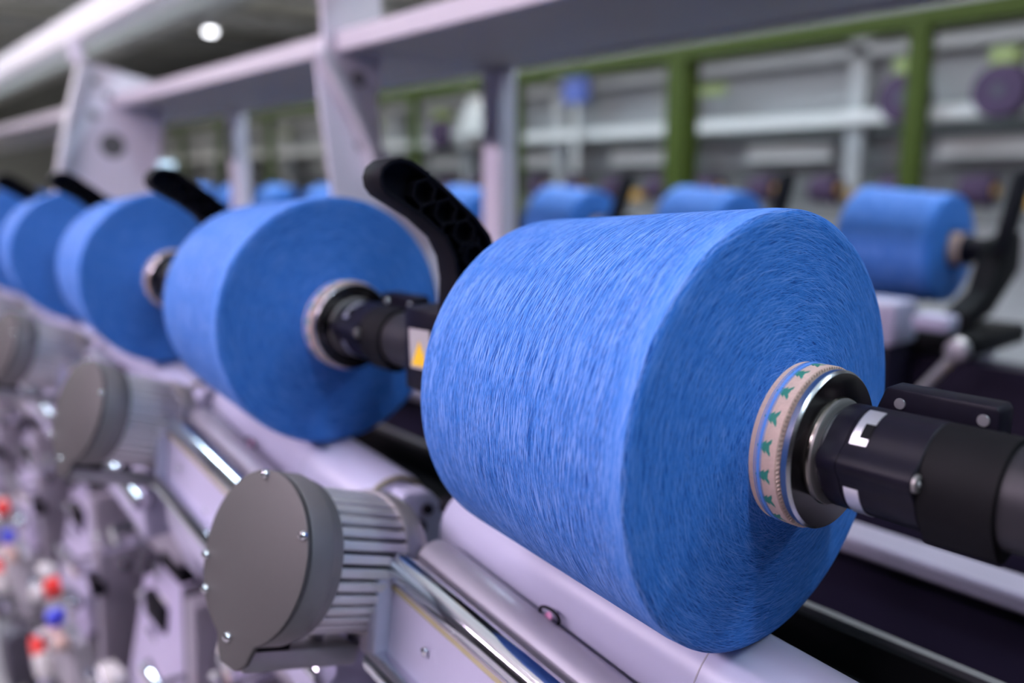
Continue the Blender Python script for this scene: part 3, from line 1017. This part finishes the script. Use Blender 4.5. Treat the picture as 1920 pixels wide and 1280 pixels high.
for k in range(5):
    x = -1.4 - 2.1 * k
    at_(m2, 'lime_label', 'yellow_green', x - .12, x + .12, 4.60, 4.618, 2.06, 2.12)

pc = thing('yarn_cone', (0, 4.6, 1.40))
MB().lathe([(-.075, 0), (-.075, .075), (.075, .085), (.078, .03), (.078, 0)], 32, 'X', (0, 0, .07)).build('wound_yarn', 'yarn_purple', pc)
MB().lathe([(.078, .03), (.095, .03), (.095, 0)], 20, 'X', (0, 0, .07)).build('paper_tube', 'orange', pc)
xs = [-1.38 - .42 * k for k in range(14)]
words = ['first', 'second', 'third', 'fourth', 'fifth', 'sixth', 'seventh', 'eighth', 'ninth', 'tenth', 'eleventh', 'twelfth', 'thirteenth', 'fourteenth']
ob = tag(MB().prism([(-.07, 0), (.07, 0), (.05, .06), (-.06, .075)], lambda p: (p[0], -.04, p[1]), lambda p: (p[0], .04, p[1])).build('ochre_hopper', 'orange', None, bevel=.006), '', 'hopper')
for k, x in enumerate(xs):
    c = pc if k == 0 else copy_tree(pc)
    c.location = (x, 4.6, 1.39)
    tag(c, 'dark purple yarn cone on the far machine, %s from the right' % words[k], 'yarn cone', 'purple cones of the far machine')
    if k % 2 == 0:
        q = ob if k == 0 else share(ob)
        q.location = (x - .17, 4.55, 1.3755)
        tag(q, 'ochre plastic piece on the far machine left of the %s purple cone' % words[k], 'plastic part', 'ochre parts of the far machine')
ds = thing('fan_disc', (0, 4.5, 1.93))
MB().lathe([(-.05, 0), (-.05, .12), (-.02, .13), (.05, .13), (.05, 0)], 40, 'Y', (0, 0, 0)).build('disc', 'yarn_purple', ds)
MB().lathe([(-.055, 0), (-.055, .03), (-.05, .03)], 24, 'Y').build('hub', 'grey_dark', ds)
MB().box(-.03, .03, .05, .119, -.08, -.03).build('mount_arm', 'grey', ds)
MB().box(-.06, .06, -.03, .1, .12, .20).build('lime_tag', 'yellow_green', ds, bevel=.004)
for k, x in enumerate((-1.70, -2.17, -6.4)):
    c = ds if k == 0 else copy_tree(ds)
    c.location = (x, 4.5, 1.935)
    tag(c, ['big dark purple disc at the right edge above the far machine', 'dark purple disc half hidden behind the right green post', 'dark purple disc on the far machine behind the brackets'][k], 'disc', 'purple discs above the far machine')

sg = tag(thing('hanging_sign', (-4.69, 4.55, 2.18)), 'small blue box sign hanging over the far machine', 'sign')
MB().box(-.11, .11, -.04, .04, -.09, .09).build('sign_box', 'sign_blue', sg, bevel=.006)
MB().box(-.012, .012, -.012, .012, .09, 2.1).build('sign_stem', 'grey', sg)
MB().box(-.02, .02, -.012, .012, -.6, -.09).build('sign_pole', 'bg_white', sg)

sl = tag(thing('white_hood', (-5.9, 4.57, 1.941)), 'white slanting hood on the far machine rail', 'hood')
MB().prism([(-.2, 0), (.22, 0), (.06, .28), (-.02, .28)], lambda p: (p[0], -.1, p[1]), lambda p: (p[0], .1, p[1])).build('hood_shell', 'bg_white', sl, bevel=.01)
MB().box(-.26, .28, -.12, .12, -.04, 0).build('hood_base', 'bg_white', sl, bevel=.005)

# small lit display behind the third lever
M['display'] = emit('display_glow', (0.55, 0.75, 0.9), 1.1)
dp = tag(thing('lit_display', (-5.248, 1.687, 1.6)), 'small pale blue lit display far behind the third lever', 'display')
MB().box(-.02, .0, -.055, .055, -.025, .025).build('display_case', 'grey', dp, bevel=.004)
MB().box(.0, .004, -.05, .05, -.012, .018).build('screen', 'display', dp)
MB().box(-.02, -.01, -.01, .01, -1.6, -.025).build('display_post', 'grey', dp)

# ducts and cable trays below the ceiling
for k, (y, z, r_, lab) in enumerate(((1.2, 3.3, .16, 'grey round duct below the ceiling above the machine'), (3.0, 3.1, .13, 'grey round duct below the ceiling above the green frame'), (5.6, 3.2, .2, 'grey round duct below the ceiling above the far machine'))):
    d = tag(thing('air_duct', (-10, y, z)), lab, 'duct', 'air ducts')
    MB().lathe([(-12, r_), (10, r_)], 28, 'X').build('pipe', 'duct', d)
    cl = MB().lathe([(-.03, r_ + .012), (.03, r_ + .012)], 28, 'X').build('clamp', 'grey', d)
    cl.location.x = -8
    for q in range(1, 9):
        share(cl, loc=(-8 + q * 2, 0, 0))
